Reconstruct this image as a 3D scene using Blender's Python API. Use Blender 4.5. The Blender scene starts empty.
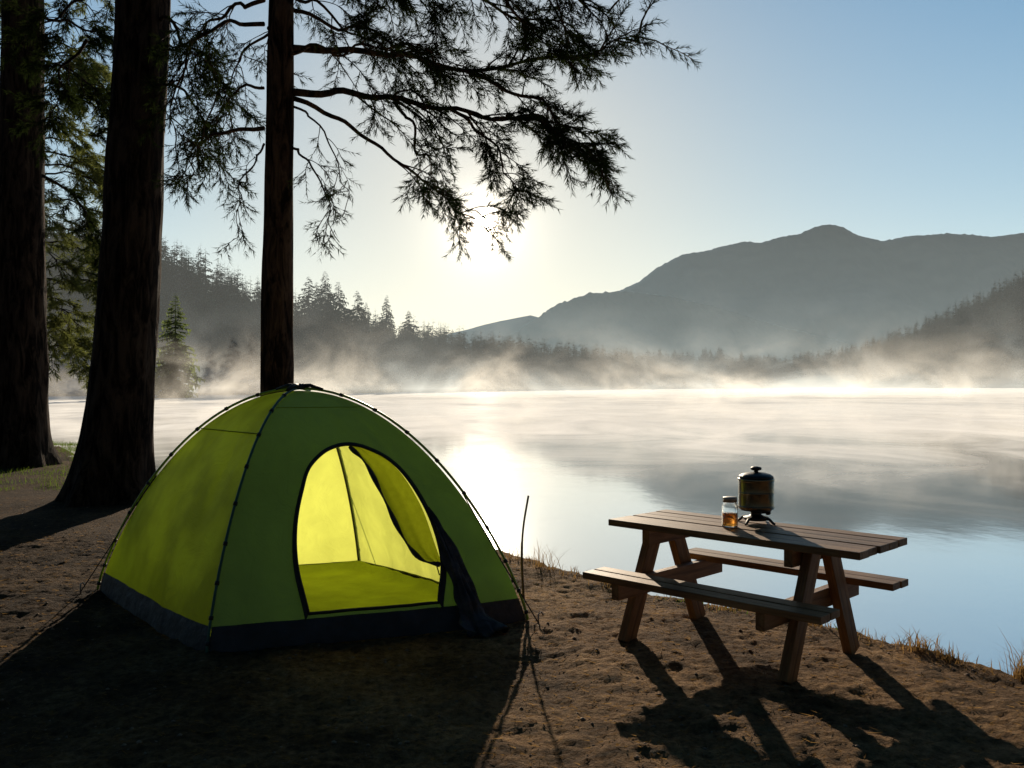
import bpy, math, random
import numpy as np
from mathutils import Vector, noise, Matrix

S = bpy.context.scene
COL = S.collection
S.view_settings.view_transform = 'Standard'
S.view_settings.look = 'None'
S.view_settings.exposure = 0

# ------------------------------------------------------------------ helpers
class MB:
    def __init__(s): s.v=[]; s.f=[]
    def add(s, vs, fs):
        o=len(s.v); s.v.extend([tuple(p) for p in vs]); s.f.extend([tuple(i+o for i in f) for f in fs])
    def tube(s, pts, rad, n=8, cap=True):
        pts=[Vector(p) for p in pts]
        if not hasattr(rad,'__len__'): rad=[rad]*len(pts)
        vs=[];fs=[]
        ref=Vector((0.13,0.31,0.94)).normalized()
        prev=None
        for i,p in enumerate(pts):
            t=(pts[min(i+1,len(pts)-1)]-pts[max(i-1,0)])
            if t.length<1e-9: t=Vector((0,0,1))
            t.normalize()
            if prev is None:
                a=t.cross(ref)
                if a.length<.05: a=t.cross(Vector((1,0,0)))
            else:
                a=prev-t*prev.dot(t)
            a.normalize(); prev=a; b=t.cross(a)
            for k in range(n):
                an=2*math.pi*k/n
                vs.append(p+(a*math.cos(an)+b*math.sin(an))*rad[i])
        for i in range(len(pts)-1):
            for k in range(n):
                k2=(k+1)%n
                fs.append((i*n+k,i*n+k2,(i+1)*n+k2,(i+1)*n+k))
        if cap:
            fs.append(tuple(range(n-1,-1,-1))); fs.append(tuple((len(pts)-1)*n+k for k in range(n)))
        s.add(vs,fs)
    def box(s, c, d):
        x,y,z=[q/2 for q in d]
        vs=[(c[0]+a*x,c[1]+b*y,c[2]+e*z) for a in(-1,1) for b in(-1,1) for e in(-1,1)]
        s.add(vs,[(0,1,3,2),(4,6,7,5),(0,4,5,1),(2,3,7,6),(0,2,6,4),(1,5,7,3)])
    def lathe(s, prof, n=32, c=(0,0,0)):
        vs=[];fs=[]
        for r,z in prof:
            for k in range(n):
                a=2*math.pi*k/n; vs.append((c[0]+r*math.cos(a),c[1]+r*math.sin(a),c[2]+z))
        for i in range(len(prof)-1):
            for k in range(n):
                k2=(k+1)%n; fs.append((i*n+k,i*n+k2,(i+1)*n+k2,(i+1)*n+k))
        fs.append(tuple(range(n-1,-1,-1))); fs.append(tuple((len(prof)-1)*n+k for k in range(n)))
        s.add(vs,fs)
    def obj(s, name, mat, parent=None, smooth=False, bevel=0, **props):
        me=bpy.data.meshes.new(name); me.from_pydata(s.v,[],s.f); me.update()
        if smooth: me.polygons.foreach_set('use_smooth',[True]*len(me.polygons))
        o=bpy.data.objects.new(name,me); COL.objects.link(o)
        if mat: me.materials.append(mat)
        if parent: o.parent=parent
        if bevel:
            m=o.modifiers.new('bev','BEVEL'); m.width=bevel; m.segments=2; m.limit_method='ANGLE'
        for k,v in props.items(): o[k]=v
        return o

def npmesh(name, V, F, mat, parent=None, smooth=False, **props):
    me=bpy.data.meshes.new(name)
    V=np.asarray(V,dtype=np.float32); F=np.asarray(F,dtype=np.int32)
    k=F.shape[1]
    me.vertices.add(len(V)); me.vertices.foreach_set('co',V.ravel())
    me.loops.add(F.size); me.loops.foreach_set('vertex_index',F.ravel())
    me.polygons.add(len(F)); me.polygons.foreach_set('loop_start',np.arange(0,F.size,k,dtype=np.int32))
    me.polygons.foreach_set('loop_total',np.full(len(F),k,dtype=np.int32))
    me.update(calc_edges=True); me.validate()
    if smooth: me.polygons.foreach_set('use_smooth',[True]*len(me.polygons))
    if mat: me.materials.append(mat)
    o=bpy.data.objects.new(name,me); COL.objects.link(o)
    if parent: o.parent=parent
    for a,b in props.items(): o[a]=b
    return o

def empty(name, loc, rz=0, **props):
    o=bpy.data.objects.new(name,None); COL.objects.link(o); o.location=loc; o.rotation_euler[2]=rz
    o.empty_display_size=.2
    for a,b in props.items(): o[a]=b
    return o

def newmat(name):
    m=bpy.data.materials.new(name); m.use_nodes=True
    nt=m.node_tree; nt.nodes.clear()
    out=nt.nodes.new('ShaderNodeOutputMaterial')
    return m,nt,out
def N(nt,t,**kw):
    n=nt.nodes.new(t)
    for k,v in kw.items(): setattr(n,k,v)
    return n
def ramp(nt, fac, stops):
    r=N(nt,'ShaderNodeValToRGB'); e=r.color_ramp.elements
    while len(e)>1: e.remove(e[-1])
    e[0].position=stops[0][0]; e[0].color=(*stops[0][1],1)
    for p,c in stops[1:]:
        q=e.new(p); q.color=(*c,1)
    nt.links.new(fac,r.inputs['Fac']); return r.outputs['Color']
def mth(nt,op,a,b=None,clamp=False):
    n=N(nt,'ShaderNodeMath',operation=op); n.use_clamp=clamp
    for i,q in enumerate((a,b)):
        if q is None: continue
        if isinstance(q,(int,float)): n.inputs[i].default_value=q
        else: nt.links.new(q,n.inputs[i])
    return n.outputs[0]
def noi(nt, scale, detail=5, rough=.55, vec=None, stretch=None, dist=0):
    tc=N(nt,'ShaderNodeTexCoord'); src=tc.outputs['Object'] if vec is None else vec
    if stretch:
        mp=N(nt,'ShaderNodeMapping'); mp.inputs['Scale'].default_value=stretch
        nt.links.new(src,mp.inputs[0]); src=mp.outputs[0]
    n=N(nt,'ShaderNodeTexNoise'); n.inputs['Scale'].default_value=scale; n.inputs['Detail'].default_value=detail
    n.inputs['Roughness'].default_value=rough; n.inputs['Distortion'].default_value=dist
    nt.links.new(src,n.inputs['Vector']); return n.outputs['Fac']
def bump(nt,h,strength,dist):
    b=N(nt,'ShaderNodeBump'); b.inputs['Strength'].default_value=strength; b.inputs['Distance'].default_value=dist
    nt.links.new(h,b.inputs['Height']); return b.outputs['Normal']

def simple(name, c1, c2, scale=8, rough=.6, stretch=None, bstr=.3, bdist=.01, metal=0, spec=.5, lo=.35, hi=.65):
    m,nt,out=newmat(name)
    f=noi(nt,scale,stretch=stretch)
    p=N(nt,'ShaderNodeBsdfPrincipled'); p.inputs['Roughness'].default_value=rough
    p.inputs['Metallic'].default_value=metal; p.inputs['Specular IOR Level'].default_value=spec
    nt.links.new(ramp(nt,f,[(lo,c1),(hi,c2)]),p.inputs['Base Color'])
    if bstr:
        nt.links.new(bump(nt,noi(nt,scale*2.5,stretch=stretch),bstr,bdist),p.inputs['Normal'])
    nt.links.new(p.outputs[0],out.inputs[0]); return m

def thin(name, cd, ct, fac, scale=6, var=.25, gloss=.05, lo=.3, hi=.7, bstr=0):
    """fabric / leaf: diffuse + translucent"""
    m,nt,out=newmat(name)
    f=noi(nt,scale,3)
    d=N(nt,'ShaderNodeBsdfDiffuse'); t=N(nt,'ShaderNodeBsdfTranslucent')
    for n,c in((d,cd),(t,ct)):
        c2=tuple(q*(1-var) for q in c)
        nt.links.new(ramp(nt,f,[(lo,c2),(hi,c)]),n.inputs['Color'])
    if bstr:
        bn=bump(nt,noi(nt,5,4,dist=1.5),bstr,.05)
        nt.links.new(bn,d.inputs['Normal']); nt.links.new(bn,t.inputs['Normal'])
    mx=N(nt,'ShaderNodeMixShader'); mx.inputs[0].default_value=fac
    nt.links.new(d.outputs[0],mx.inputs[1]); nt.links.new(t.outputs[0],mx.inputs[2])
    o=mx.outputs[0]
    if gloss:
        g=N(nt,'ShaderNodeBsdfGlossy'); g.inputs['Roughness'].default_value=.45
        m2=N(nt,'ShaderNodeMixShader'); m2.inputs[0].default_value=gloss
        nt.links.new(o,m2.inputs[1]); nt.links.new(g.outputs[0],m2.inputs[2]); o=m2.outputs[0]
    nt.links.new(o,out.inputs[0]); return m

# ------------------------------------------------------------------ camera
H=1.65
cam=bpy.data.cameras.new('camera'); co=bpy.data.objects.new('camera',cam); COL.objects.link(co)
co.location=(0,0,H); co.rotation_euler=(math.radians(90),0,0)
cam.lens=31.64; cam.sensor_width=36; cam.clip_start=.05; cam.clip_end=20000
S.camera=co

# ------------------------------------------------------------------ light
EL=math.radians(15.5); AZ=math.radians(-1.8)
sd=Vector((math.sin(AZ)*math.cos(EL),math.cos(AZ)*math.cos(EL),math.sin(EL)))
sun=bpy.data.lights.new('sun','SUN'); sun.energy=5; sun.angle=math.radians(.5); sun.color=(1,.84,.64)
so=bpy.data.objects.new('sun',sun); COL.objects.link(so); so.location=(0,0,20)
so.rotation_euler=sd.to_track_quat('Z','Y').to_euler()

w=bpy.data.worlds.new('World'); S.world=w; w.use_nodes=True
nt=w.node_tree; nt.nodes.clear()
out=N(nt,'ShaderNodeOutputWorld')
sky=N(nt,'ShaderNodeTexSky'); sky.sky_type='NISHITA'; sky.sun_disc=False
sky.sun_elevation=EL; sky.sun_rotation=AZ; sky.altitude=300; sky.air_density=1.0; sky.dust_density=.25; sky.ozone_density=1.0
tc=N(nt,'ShaderNodeTexCoord')
vis=math.radians(9.9)
gd=(math.sin(AZ)*math.cos(vis),math.cos(AZ)*math.cos(vis),math.sin(vis))
def wdot(v):
    n=N(nt,'ShaderNodeVectorMath',operation='DOT_PRODUCT'); nt.links.new(tc.outputs['Generated'],n.inputs[0]); n.inputs[1].default_value=v
    return n.outputs['Value']
dt=mth(nt,'MAXIMUM',wdot(gd),0.0)
g=mth(nt,'MULTIPLY',mth(nt,'POWER',dt,30000),80.0)
g=mth(nt,'ADD',g,mth(nt,'MULTIPLY',mth(nt,'POWER',dt,3500),3.2))
g=mth(nt,'ADD',g,mth(nt,'MULTIPLY',mth(nt,'POWER',dt,600),.50))
g=mth(nt,'ADD',g,mth(nt,'MULTIPLY',mth(nt,'POWER',dt,60),.12))
sxs=N(nt,'ShaderNodeSeparateXYZ'); nt.links.new(tc.outputs['Generated'],sxs.inputs[0])
zz=mth(nt,'MULTIPLY',sxs.outputs['Z'],1/.12); zz=mth(nt,'POWER',2.718,mth(nt,'MULTIPLY',mth(nt,'MULTIPLY',zz,zz),-1))
azd=mth(nt,'POWER',mth(nt,'MAXIMUM',wdot((math.sin(AZ),math.cos(AZ),0)),0.0),8)
g=mth(nt,'ADD',g,mth(nt,'MULTIPLY',mth(nt,'MULTIPLY',zz,azd),.20))
bg2=N(nt,'ShaderNodeBackground'); bg2.inputs[0].default_value=(1,.85,.66,1); nt.links.new(g,bg2.inputs[1])
sc_=N(nt,'ShaderNodeVectorMath',operation='MULTIPLY'); nt.links.new(sky.outputs[0],sc_.inputs[0]); sc_.inputs[1].default_value=(.062,.067,.071)
de=N(nt,'ShaderNodeVectorMath',operation='ADD'); nt.links.new(sc_.outputs[0],de.inputs[0]); de.inputs[1].default_value=(.62,.62,.62)
dv=N(nt,'ShaderNodeVectorMath',operation='DIVIDE'); nt.links.new(sc_.outputs[0],dv.inputs[0]); nt.links.new(de.outputs[0],dv.inputs[1])
hs=N(nt,'ShaderNodeHueSaturation'); hs.inputs['Saturation'].default_value=1.42; hs.inputs['Value'].default_value=1.54
nt.links.new(dv.outputs[0],hs.inputs['Color'])
wt=N(nt,'ShaderNodeMixRGB',blend_type='MULTIPLY'); nt.links.new(mth(nt,'POWER',dt,18),wt.inputs[0])
nt.links.new(hs.outputs[0],wt.inputs[1]); wt.inputs[2].default_value=(.83,.79,.71,1)
bk=N(nt,'ShaderNodeMapRange'); bk.inputs[1].default_value=.05; bk.inputs[2].default_value=.8; bk.inputs[3].default_value=.14; bk.inputs[4].default_value=1.0
nt.links.new(wdot((math.sin(AZ),math.cos(AZ),0)),bk.inputs[0])
bg=N(nt,'ShaderNodeBackground'); nt.links.new(wt.outputs[0],bg.inputs[0]); nt.links.new(bk.outputs[0],bg.inputs[1])
ad=N(nt,'ShaderNodeAddShader'); nt.links.new(bg.outputs[0],ad.inputs[0]); nt.links.new(bg2.outputs[0],ad.inputs[1])
nt.links.new(ad.outputs[0],out.inputs[0])

# ------------------------------------------------------------------ ground
SX=[-400,-60,-14,-12,-9,-5,-2.9,-.12,.43,1.45,2.05,2.96,4.5,9,60,400]
SY=[60,34,26.5,25,19.5,15.2,12.9,9.2,8.2,7.05,6.5,5.35,4.4,3.2,0,-40]
WZ=-.22
def shore(x): return float(np.interp(x,SX,SY))
def nz(x,y,z=0): return noise.noise(Vector((x,y,z)))
def gz(x,y):
    ys=shore(x)+.18*nz(x*1.3,y*1.3,3)+.08*nz(x*4,y*4,8)
    s=ys-y
    if s>1.2: base=0
    elif s>-3: base=-(.05*max(0,min(1,(1.2-s)/1.2))) if s>0 else -.05-min(1.3,.55*(-s))
    else: base=-1.6-min(3,.02*(-s))
    a=.030*nz(x*.9,y*.9)+.024*nz(x*2.7,y*2.7,5)
    if abs(x)<9 and y<14: a+=.014*nz(x*6,y*6,9)+.012*nz(x*13,y*13,2)+.009*nz(x*29,y*29,4)
    if s<-3: a=0
    return base+a
def axis(lo,hi,st,far,g=1.25):
    a=list(np.arange(lo,hi+1e-6,st)); q=st
    x=hi
    while x<far: q*=g; x+=q; a.append(x)
    q=st;x=lo
    while x>-far: q*=g; x-=q; a.insert(0,x)
    return a
xs=axis(-5.2,5.2,.025,6000,1.2); ys_=axis(3.0,9.6,.025,6000,1.2)
V=[(x,y,gz(x,y)) for y in ys_ for x in xs]
nx=len(xs); ii=np.arange(nx-1)[None,:]+np.arange(len(ys_)-1)[:,None]*nx
F=np.stack([ii,ii+1,ii+1+nx,ii+nx],-1).reshape(-1,4)
m,nt,out=newmat('dirt')
tcg=N(nt,'ShaderNodeTexCoord')
n1=noi(nt,1.1,6,.6); n2=noi(nt,18,8,.74); n3=noi(nt,80,4,.7)
col=ramp(nt,n2,[(.32,(.09,.047,.018)),(.5,(.34,.20,.088)),(.68,(.60,.385,.19))])
mx=N(nt,'ShaderNodeMixRGB',blend_type='MULTIPLY'); mx.inputs[0].default_value=1
nt.links.new(col,mx.inputs[1]); nt.links.new(ramp(nt,n1,[(.38,(.45,.41,.38)),(.62,(1.15,1.1,1.05))]),mx.inputs[2])
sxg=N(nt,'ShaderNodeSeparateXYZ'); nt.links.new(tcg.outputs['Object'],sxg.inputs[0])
shade_x=mth(nt,'ADD',sxg.outputs['X'],mth(nt,'MULTIPLY',mth(nt,'SUBTRACT',n1,.5),3.0))
shade_map=N(nt,'ShaderNodeMapRange'); shade_map.inputs[1].default_value=-3.2; shade_map.inputs[2].default_value=-.6; shade_map.inputs[3].default_value=.30; shade_map.inputs[4].default_value=1; nt.links.new(shade_x,shade_map.inputs[0])  # tree shade painted into the dirt colour, darker towards the left
mx2=N(nt,'ShaderNodeVectorMath',operation='SCALE'); nt.links.new(mx.outputs[0],mx2.inputs[0]); nt.links.new(shade_map.outputs[0],mx2.inputs['Scale'])
vo=N(nt,'ShaderNodeTexVoronoi'); vo.inputs['Scale'].default_value=34; nt.links.new(tcg.outputs['Object'],vo.inputs['Vector'])
n4=noi(nt,6,6,.65)
hh=mth(nt,'ADD',mth(nt,'MULTIPLY',n2,1.4),mth(nt,'MULTIPLY',vo.outputs['Distance'],.4))
hh=mth(nt,'ADD',hh,mth(nt,'MULTIPLY',n3,.5)); hh=mth(nt,'ADD',hh,mth(nt,'MULTIPLY',n4,1.0))
p=N(nt,'ShaderNodeBsdfPrincipled'); p.inputs['Roughness'].default_value=.95; p.inputs['Specular IOR Level'].default_value=.1
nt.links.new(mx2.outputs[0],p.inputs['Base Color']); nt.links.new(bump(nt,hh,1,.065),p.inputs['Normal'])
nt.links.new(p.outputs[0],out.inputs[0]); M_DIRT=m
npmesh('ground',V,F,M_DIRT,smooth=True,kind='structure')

# ------------------------------------------------------------------ water (bright mist haze painted into the surface colour on the far part)
m,nt,out=newmat('lake_water')
a=noi(nt,1.2,4,.6,stretch=(1,.6,1)); b=noi(nt,.06,3,.5,stretch=(1,.5,1))
hgt=mth(nt,'ADD',mth(nt,'MULTIPLY',a,.25),mth(nt,'MULTIPLY',b,1.0))
bn=bump(nt,hgt,.14,.08)
gl=N(nt,'ShaderNodeBsdfGlossy'); gl.inputs['Roughness'].default_value=.07; gl.inputs['Color'].default_value=(.95,.96,.97,1)
nt.links.new(bn,gl.inputs['Normal'])
df=N(nt,'ShaderNodeBsdfDiffuse'); df.inputs['Color'].default_value=(.02,.045,.06,1)
lw=N(nt,'ShaderNodeLayerWeight'); lw.inputs['Blend'].default_value=.5
mr=N(nt,'ShaderNodeMapRange'); mr.inputs[1].default_value=.4; mr.inputs[2].default_value=.9; mr.inputs[3].default_value=.35; mr.inputs[4].default_value=.97
nt.links.new(lw.outputs['Facing'],mr.inputs[0])
mx=N(nt,'ShaderNodeMixShader'); nt.links.new(mr.outputs[0],mx.inputs[0]); nt.links.new(df.outputs[0],mx.inputs[1]); nt.links.new(gl.outputs[0],mx.inputs[2])
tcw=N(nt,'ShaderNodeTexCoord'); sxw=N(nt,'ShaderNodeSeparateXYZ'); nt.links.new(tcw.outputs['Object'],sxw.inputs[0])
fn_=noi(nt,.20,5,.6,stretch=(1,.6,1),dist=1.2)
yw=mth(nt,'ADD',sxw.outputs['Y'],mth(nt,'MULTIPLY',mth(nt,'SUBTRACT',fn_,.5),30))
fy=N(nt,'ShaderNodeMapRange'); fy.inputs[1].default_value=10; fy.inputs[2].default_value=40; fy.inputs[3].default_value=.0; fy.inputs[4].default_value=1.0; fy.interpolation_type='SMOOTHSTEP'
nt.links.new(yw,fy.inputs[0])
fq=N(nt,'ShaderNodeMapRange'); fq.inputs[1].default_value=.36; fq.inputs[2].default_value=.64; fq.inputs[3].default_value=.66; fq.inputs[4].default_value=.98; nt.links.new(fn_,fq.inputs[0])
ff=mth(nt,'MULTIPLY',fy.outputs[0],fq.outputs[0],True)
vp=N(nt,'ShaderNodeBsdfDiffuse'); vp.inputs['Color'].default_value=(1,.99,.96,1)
cn=N(nt,'ShaderNodeCombineXYZ'); cn.inputs[0].default_value=0; cn.inputs[1].default_value=.38; cn.inputs[2].default_value=.925  # normal tilted sunward to brighten the painted mist
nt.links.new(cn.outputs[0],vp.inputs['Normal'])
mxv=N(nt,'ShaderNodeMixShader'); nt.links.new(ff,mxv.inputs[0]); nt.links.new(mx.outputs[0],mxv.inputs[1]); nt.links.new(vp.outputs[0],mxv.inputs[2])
nt.links.new(mxv.outputs[0],out.inputs[0])
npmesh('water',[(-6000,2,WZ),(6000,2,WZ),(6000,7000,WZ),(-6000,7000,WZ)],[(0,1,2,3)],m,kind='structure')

# ------------------------------------------------------------------ far terrain
def fbm(x,y,o=5,z=0):
    return noise.fractal(Vector((x,y,z)),.9,2.1,o)
def grid_obj(name,x0,x1,nx,y0,y1,ny,fn,mat,**pr):
    X=np.linspace(x0,x1,nx); Y=np.linspace(y0,y1,ny)
    V=[(x,y,fn(x,y)) for y in Y for x in X]
    ii=np.arange(nx-1)[None,:]+np.arange(ny-1)[:,None]*nx
    F=np.stack([ii,ii+1,ii+1+nx,ii+nx],-1).reshape(-1,4)
    return npmesh(name,V,F,mat,smooth=True,**pr)
M_MTN=simple('hazy_mountain_forest',(.058,.108,.150),(.078,.132,.172),.02,1,bstr=.15,bdist=6,spec=0)  # distance haze painted into the albedo, paler and bluer than the nearer foothill
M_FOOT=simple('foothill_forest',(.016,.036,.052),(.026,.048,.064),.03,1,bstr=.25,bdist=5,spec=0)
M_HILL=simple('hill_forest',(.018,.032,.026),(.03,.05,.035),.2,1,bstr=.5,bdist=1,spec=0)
def ridge(name,D,pts,depth,rough,mat,teeth=0):
    PX=[(p[0]-512)/900*D for p in pts]; PH=[(384-p[1])/900*D+H for p in pts]
    def fn(x,y):
        yy=(y-D)/depth
        hh=np.interp(x+rough*.6*fbm(x/500,y/500,3,2),PX,PH)
        fall=1/(1+abs(yy)**1.7*1.6)
        if yy<-1: fall*=max(0,1-(-yy-1)/.8)
        spur=rough*(fbm(x/260,y/420,6,1))*(min(1,abs(yy)*2+.2))
        return hh*fall+spur*min(1,hh/80)-6+teeth*nz(x/6,y/6,7)
    return grid_obj(name,PX[0],PX[-1],420,D-depth*1.8,D+depth*1.2,90,fn,mat,kind='structure')
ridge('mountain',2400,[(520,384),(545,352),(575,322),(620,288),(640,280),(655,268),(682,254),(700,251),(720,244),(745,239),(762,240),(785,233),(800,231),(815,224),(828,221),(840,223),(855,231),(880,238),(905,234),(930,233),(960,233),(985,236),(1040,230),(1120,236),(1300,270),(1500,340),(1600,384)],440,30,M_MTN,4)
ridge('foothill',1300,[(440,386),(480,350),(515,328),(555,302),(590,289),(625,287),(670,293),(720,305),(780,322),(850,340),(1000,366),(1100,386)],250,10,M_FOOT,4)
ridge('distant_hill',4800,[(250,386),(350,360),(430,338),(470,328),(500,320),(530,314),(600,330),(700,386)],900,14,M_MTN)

LX=[-400,-300,-130,-70,-45,-30,-5,40,100,135,142,150]
LY=[90,100,128,140,165,200,260,340,420,445,600,1500]
def lshore(x): return float(np.interp(x,LX,LY))
def lz(x,y):
    i=y-lshore(x)+6*nz(x*.05,y*.05)
    if i<0: return WZ-2
    h=WZ+min(1.2,i*.12)
    h+=33*math.exp(-((x+135)/72)**2-((y-290)/95)**2)*min(1,i/40)
    h+=26*math.exp(-((x+230)/90)**2-((y-240)/100)**2)*min(1,i/40)
    return h
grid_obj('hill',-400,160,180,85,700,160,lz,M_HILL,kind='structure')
def rshore(x): return float(np.interp(x,[120,160,200,600],[620,470,440,380]))
def rz(x,y):
    i=y-rshore(x)+8*nz(x*.04,y*.04,4)
    if i<0: return WZ-2
    h=WZ+min(1.5,i*.12)+84*math.exp(-((x-400)/130)**2-((y-560)/130)**2)*min(1,i/30)
    return h
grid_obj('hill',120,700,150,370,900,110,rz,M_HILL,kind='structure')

# ------------------------------------------------------------------ conifers
def conifer_np(seed,layers,per,fr,R=.2):
    r=np.random.RandomState(seed); V=[];F=[]
    def tri(a,b,c):
        o=len(V); V.extend([a,b,c]); F.append((o,o+1,o+2))
    for k in range(5):
        a0=2*math.pi*k/5; a1=2*math.pi*(k+1)/5
        tri((.012*math.cos(a0),.012*math.sin(a0),0),(.012*math.cos(a1),.012*math.sin(a1),0),(0,0,1))
    for i in range(layers):
        q0=(i+r.rand()*.6)/layers
        for j in range(per):
            q=min(.99,max(0,q0+r.uniform(-1.2,1.2)/layers)); z=.05+.94*q
            L=R*(1-q)**.8*(.45+.75*r.rand())+.008; an=r.rand()*6.283
            d=np.array([math.cos(an),math.sin(an),0]); n=np.array([-d[1],d[0],0])
            dr=-.15-.5*(1-q)*r.rand()-.1; base=np.array([0,0,z])
            up=np.array([0,0,L*dr])
            tip=base+d*L+up*(.7+.4*r.rand())
            wv=L*.2
            tri(base,tip,base+d*L*.55+n*wv+up*.7); tri(base,base+d*L*.55-n*wv+up*.7,tip)
            for k in range(fr):
                t=.25+.7*(k+.5)/fr; sgn=1 if k%2 else -1
                b=base+d*L*t+up*t; e=b+n*sgn*L*(.34*(1.1-t)+.05)+d*L*.15+np.array([0,0,-L*(.1+.35*r.rand())])
                b2=b+d*L*.2
                tri(b,b2,e)
    return np.array(V,dtype=np.float32),np.array(F,dtype=np.int32)
M_CON=thin('conifer_needles',(.022,.045,.040),(.025,.05,.03),.2,.5,.4,0)
M_CON2=thin('distant_conifer_needles',(.020,.042,.042),(.025,.05,.035),.15,.3,.4,0)
protos=[conifer_np(10+i,34,13,4,.20+.025*(i%3)) for i in range(6)]
pm=[]
for i,(v,f) in enumerate(protos):
    o=npmesh('conifer_tree',v,f,M_CON); pm.append(o.data); bpy.data.objects.remove(o)
R=random.Random(5)
LAB=["dark spruce on the misty far lake shore","tall dark conifer standing at the lake shore in mist"]
def put_con(x,y,h,z):
    o=bpy.data.objects.new('conifer_tree',R.choice(pm)); COL.objects.link(o)
    o.location=(x,y,z-.2); o.rotation_euler=(R.uniform(-.03,.03),R.uniform(-.03,.03),R.uniform(0,6.28))
    s=h*R.uniform(.9,1.3); o.scale=(s,s,h)
    o['label']=LAB[0] if h<15 else LAB[1]; o['category']='tree'; o['group']='conifers along the far lake shore'
path=[(-72,142,15),(-60,152,15),(-50,162,17),(-42,172,19),(-36,186,20),(-30,200,19),(-22,218,16),(-14,238,14),(-5,262,13),(18,300,12),(40,342,13),(70,382,15),(100,422,17),(134,446,17)]
for i in range(len(path)-1):
    a,b=path[i],path[i+1]; n=int(math.hypot(b[0]-a[0],b[1]-a[1])/2.2)+2
    for k in range(n):
        t=(k+R.random())/n
        x=a[0]+(b[0]-a[0])*t+R.uniform(-2,3); y=a[1]+(b[1]-a[1])*t+R.uniform(4,16); hh=(a[2]+(b[2]-a[2])*t)*R.uniform(.55,1.15)
        z=lz(x,y)
        if z<WZ: continue
        put_con(x,y,hh,z)
for (x,y,h) in [(-38,184,25),(-33,190,21),(-41,180,23),(-29,202,20),(-25,212,19),(-44,176,20),(-58,156,19),(-64,150,17)]:
    put_con(x,y,h,lz(x,y))
M_CON3=thin('sunlit_conifer_needles',(.12,.17,.07),(.30,.38,.12),.5,.5,.4,0)  # sunlight painted into the needle colour, a paler copy for one tree
v,f=conifer_np(77,34,12,5,.17)
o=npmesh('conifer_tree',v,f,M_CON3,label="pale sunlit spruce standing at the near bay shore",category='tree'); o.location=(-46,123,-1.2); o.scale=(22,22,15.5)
def mass(name,fn,n,xr,yr,hr,seed,label,band=None):
    r=np.random.RandomState(seed); low=[conifer_np(50+i,14,7,2,.24) for i in range(4)]
    VV=[];FF=[];o=0;k=0;tries=0
    while k<n and tries<n*20:
        tries+=1
        x=r.uniform(*xr); y=r.uniform(*yr)
        if band: y=lshore(x)+r.uniform(*band)
        z=fn(x,y)
        if z<WZ+.3: continue
        v,f=low[r.randint(4)]; h=r.uniform(*hr); a=r.rand()*6.28
        c,s=math.cos(a),math.sin(a); q=v*h*np.array([1.15,1.15,1])
        q=np.stack([q[:,0]*c-q[:,1]*s+x,q[:,0]*s+q[:,1]*c+y,q[:,2]+z-.4],-1)
        VV.append(q);FF.append(f+o);o+=len(q);k+=1
    npmesh(name,np.concatenate(VV),np.concatenate(FF),M_CON2,kind='stuff',label=label,category='forest')
mass('forest',lz,2200,(-230,20),(125,420),(9,18),1,"dense dark conifer forest covering the misty hillside")
mass('forest',lz,900,(-30,139),(0,1),(10,18),3,"low dense line of conifers on the far lake shore",band=(8,60))
mass('forest',rz,1800,(140,420),(430,680),(9,18),2,"conifer forest on the slope beside the lake")

# ------------------------------------------------------------------ pines
def cr(P,n):
    P=[Vector(p) for p in P]; P=[P[0]*2-P[1]]+P+[P[-1]*2-P[-2]]; o=[]
    for i in range(1,len(P)-2):
        for k in range(n):
            t=k/n; a,b,c,d=P[i-1],P[i],P[i+1],P[i+2]
            o.append(.5*((2*b)+(c-a)*t+(2*a-5*b+4*c-d)*t*t+(3*b-a-3*c+d)*t**3))
    o.append(P[-2]); return o
def bark(name,c1,c2):
    m,nt,out=newmat(name)
    f=noi(nt,9,8,.68,stretch=(1,1,.2),dist=.8); g=noi(nt,34,5,.7,stretch=(1,1,.35))
    p=N(nt,'ShaderNodeBsdfPrincipled'); p.inputs['Roughness'].default_value=.95; p.inputs['Specular IOR Level'].default_value=.05
    nt.links.new(ramp(nt,f,[(.42,c1),(.60,c2)]),p.inputs['Base Color'])
    h=mth(nt,'ADD',f,mth(nt,'MULTIPLY',g,.3))
    nt.links.new(bump(nt,h,1,.08),p.inputs['Normal']); nt.links.new(p.outputs[0],out.inputs[0]); return m
M_BARK=bark('pine_bark',(.010,.007,.006),(.085,.058,.042))
M_BARKR=bark('reddish_pine_bark',(.018,.011,.008),(.17,.10,.065))
M_NEED=thin('pine_needles',(.020,.034,.014),(.05,.075,.018),.22,2,.4,.0)
M_NEEDL=thin('sunlit_pine_needles',(.08,.10,.04),(.24,.27,.07),.45,2,.4,.0)  # backlit glow put into the colour, a brighter copy of the pine needles

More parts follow.
